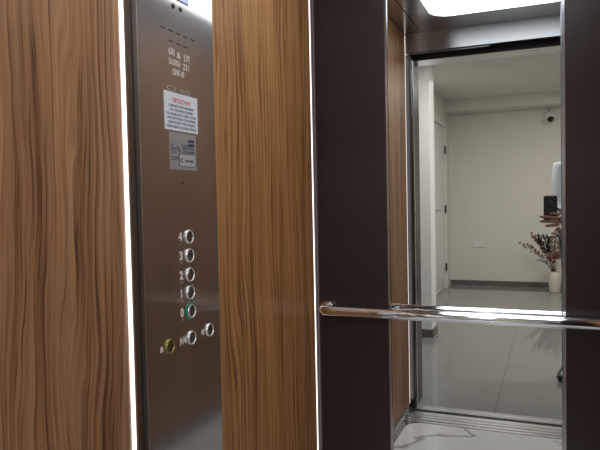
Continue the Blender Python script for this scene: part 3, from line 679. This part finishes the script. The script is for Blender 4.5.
# nose and ears
for nm, pp in (('nose', [((PX, -0.392, 1.590), .011), ((PX, -0.366, 1.560), .015)]), ('earl', [((PX - .078, -0.485, 1.590), .012), ((PX - .088, -0.490, 1.562), .014)]), ('earr', [((PX + .078, -0.485, 1.590), .012), ((PX + .088, -0.490, 1.562), .014)])):
    for i, (p_, r_) in enumerate(pp):
        nodes[nm + str(i)] = (p_, r_)
    edges.append((nm + '0', nm + '1')); rts.add(nm + '0')
skin('body', (nodes, edges, rts), M['skin'], pr)
def grow(keys, d): return {k: (nodes[k][0], tuple(x + d for x in (nodes[k][1] if isinstance(nodes[k][1], tuple) else (nodes[k][1],) * 2))) for k in keys}
sh = grow(['waist', 'chest', 'upper', 'lsh', 'lel', 'lfa', 'rsh', 'rel', 'rfa'], 0.016)
sh['hem'] = ((PX, -0.50, 0.90), (0.178, 0.138)); sh['collar'] = ((PX, -0.495, 1.425), 0.068)
sh['lcuff'] = (tuple(Vector(nodes['lfa'][0]).lerp(Vector(LW), .75)), 0.040); sh['rcuff'] = (tuple(Vector(nodes['rfa'][0]).lerp(Vector(RW), .75)), 0.040)
skin('shirt', (sh, [('hem', 'waist'), ('waist', 'chest'), ('chest', 'upper'), ('upper', 'collar'), ('upper', 'lsh'), ('lsh', 'lel'), ('lel', 'lfa'), ('lfa', 'lcuff'), ('upper', 'rsh'), ('rsh', 'rel'), ('rel', 'rfa'), ('rfa', 'rcuff')], {'waist'}), M['shirt'], pr)
tr = grow(['pel', 'lhip', 'lkn', 'lcalf', 'lan', 'rhip', 'rkn', 'rcalf', 'ran'], 0.014)
tr['lhem'] = ((PX - 0.098, -0.535, 0.045), 0.052); tr['rhem'] = ((PX + 0.142, -0.535, 0.045), 0.052)
skin('trousers', (tr, [('lan', 'lhem'), ('ran', 'rhem'), ('pel', 'lhip'), ('lhip', 'lkn'), ('lkn', 'lcalf'), ('lcalf', 'lan'), ('pel', 'rhip'), ('rhip', 'rkn'), ('rkn', 'rcalf'), ('rcalf', 'ran')], {'pel'}), M['trousers'], pr)
for s in (-1, 1):
    x0 = PX + (0.145 if s > 0 else -0.116)
    bm = bmesh.new()
    secs = [(-0.610, .030, .075), (-0.595, .038, .085), (-0.53, .040, .095), (-0.47, .043, .075), (-0.41, .047, .060), (-0.365, .042, .050), (-0.338, .024, .038)]
    rings = []
    for (y, w, h) in secs:
        xo = x0 + s * ((0.10 if s > 0 else 0.22) * (y + 0.53) if y > -0.53 else 0)
        rings.append([bm.verts.new((xo + w * math.cos(a), y, max(0.002, h * 0.5 + h * 0.5 * math.sin(a) * 1.05))) for a in [2 * math.pi * k / 16 for k in range(16)]])
    for a, b in zip(rings, rings[1:]):
        for k in range(16): bm.faces.new((a[k], a[(k + 1) % 16], b[(k + 1) % 16], b[k]))
    bm.faces.new(rings[0]); bm.faces.new(rings[-1])
    obj('shoe', bm, M['shoe'], pr, smooth=True)
bm = bmesh.new()
ball(bm, (PX, -0.492, 1.618), 0.100, 24, (0.92, 1.10, 1.05))
bmesh.ops.delete(bm, geom=[v for v in bm.verts if v.co.z < 1.60 and v.co.y > -0.50 or v.co.z < 1.535 or (v.co.y > -0.425 and v.co.z < 1.652)], context='VERTS')
ho = obj('hair', bm, M['hair'], pr, smooth=True); hm = ho.modifiers.new('thickness', 'SOLIDIFY'); hm.thickness = 0.01
for s in (-1, 1):
    e_ = obj('eye', ball(bmesh.new(), (PX + s * 0.030, -0.398, 1.592), 0.012, 14, (1.15, 0.8, 0.62)), M['eye'], pr, smooth=True)
    obj('eyebrow', tube(bmesh.new(), [(PX + s * 0.014, -0.388, 1.612), (PX + s * 0.032, -0.389, 1.617), (PX + s * 0.047, -0.402, 1.611)], [0.003, 0.004, 0.002], 8), M['hair'], pr, smooth=True)
    obj('iris', ball(bmesh.new(), (PX + s * 0.030, -0.3890, 1.592), 0.0055, 10), M['black_gloss'], e_, smooth=True)
bm = ball(bmesh.new(), (PX, -0.394, 1.522), 0.012, 12, (1.9, 0.6, 0.45))
obj('mouth', bm, mat('lips', (0.38, 0.13, 0.11), 0.5), pr, smooth=True)

PB = -0.0125     # back face of the phone; its lens stands where the camera is
ph = thing('phone', 'dark graphite smartphone held upright in the raised hand', 'phone', (-0.0105, PB, H - 0.143))
obj('body', prism(bmesh.new(), rrect(-0.0480, 0.0270, H - 0.143, H + 0.010, 0.010), PB - 0.0080, PB, 'XZ'), M['phone'], ph)
obj('screen', prism(bmesh.new(), rrect(-0.0460, 0.0250, H - 0.141, H + 0.008, 0.008), PB - 0.0084, PB - 0.0079, 'XZ'), M['black_gloss'], ph)
cb = obj('camera_bump', prism(bmesh.new(), rrect(-0.0115, 0.0245, H - 0.030, H + 0.0075, 0.008), PB - 0.0005, PB + 0.0016, 'XZ'), mat('phone_camera_plate', (0.10, 0.11, 0.11), 0.25, 0.3), ph)
for (x, z) in ((0.0150, H - 0.002), (0.0150, H - 0.020), (-0.0015, H - 0.011)):
    obj('lens', lathe(bmesh.new(), [(0.0070, 0.0), (0.0070, 0.0016), (0.0058, 0.0018), (0.0052, 0.0010), (0.0001, 0.0010)], (x, PB + 0.0016, z), 'Y', 20), M['black_gloss'], cb)
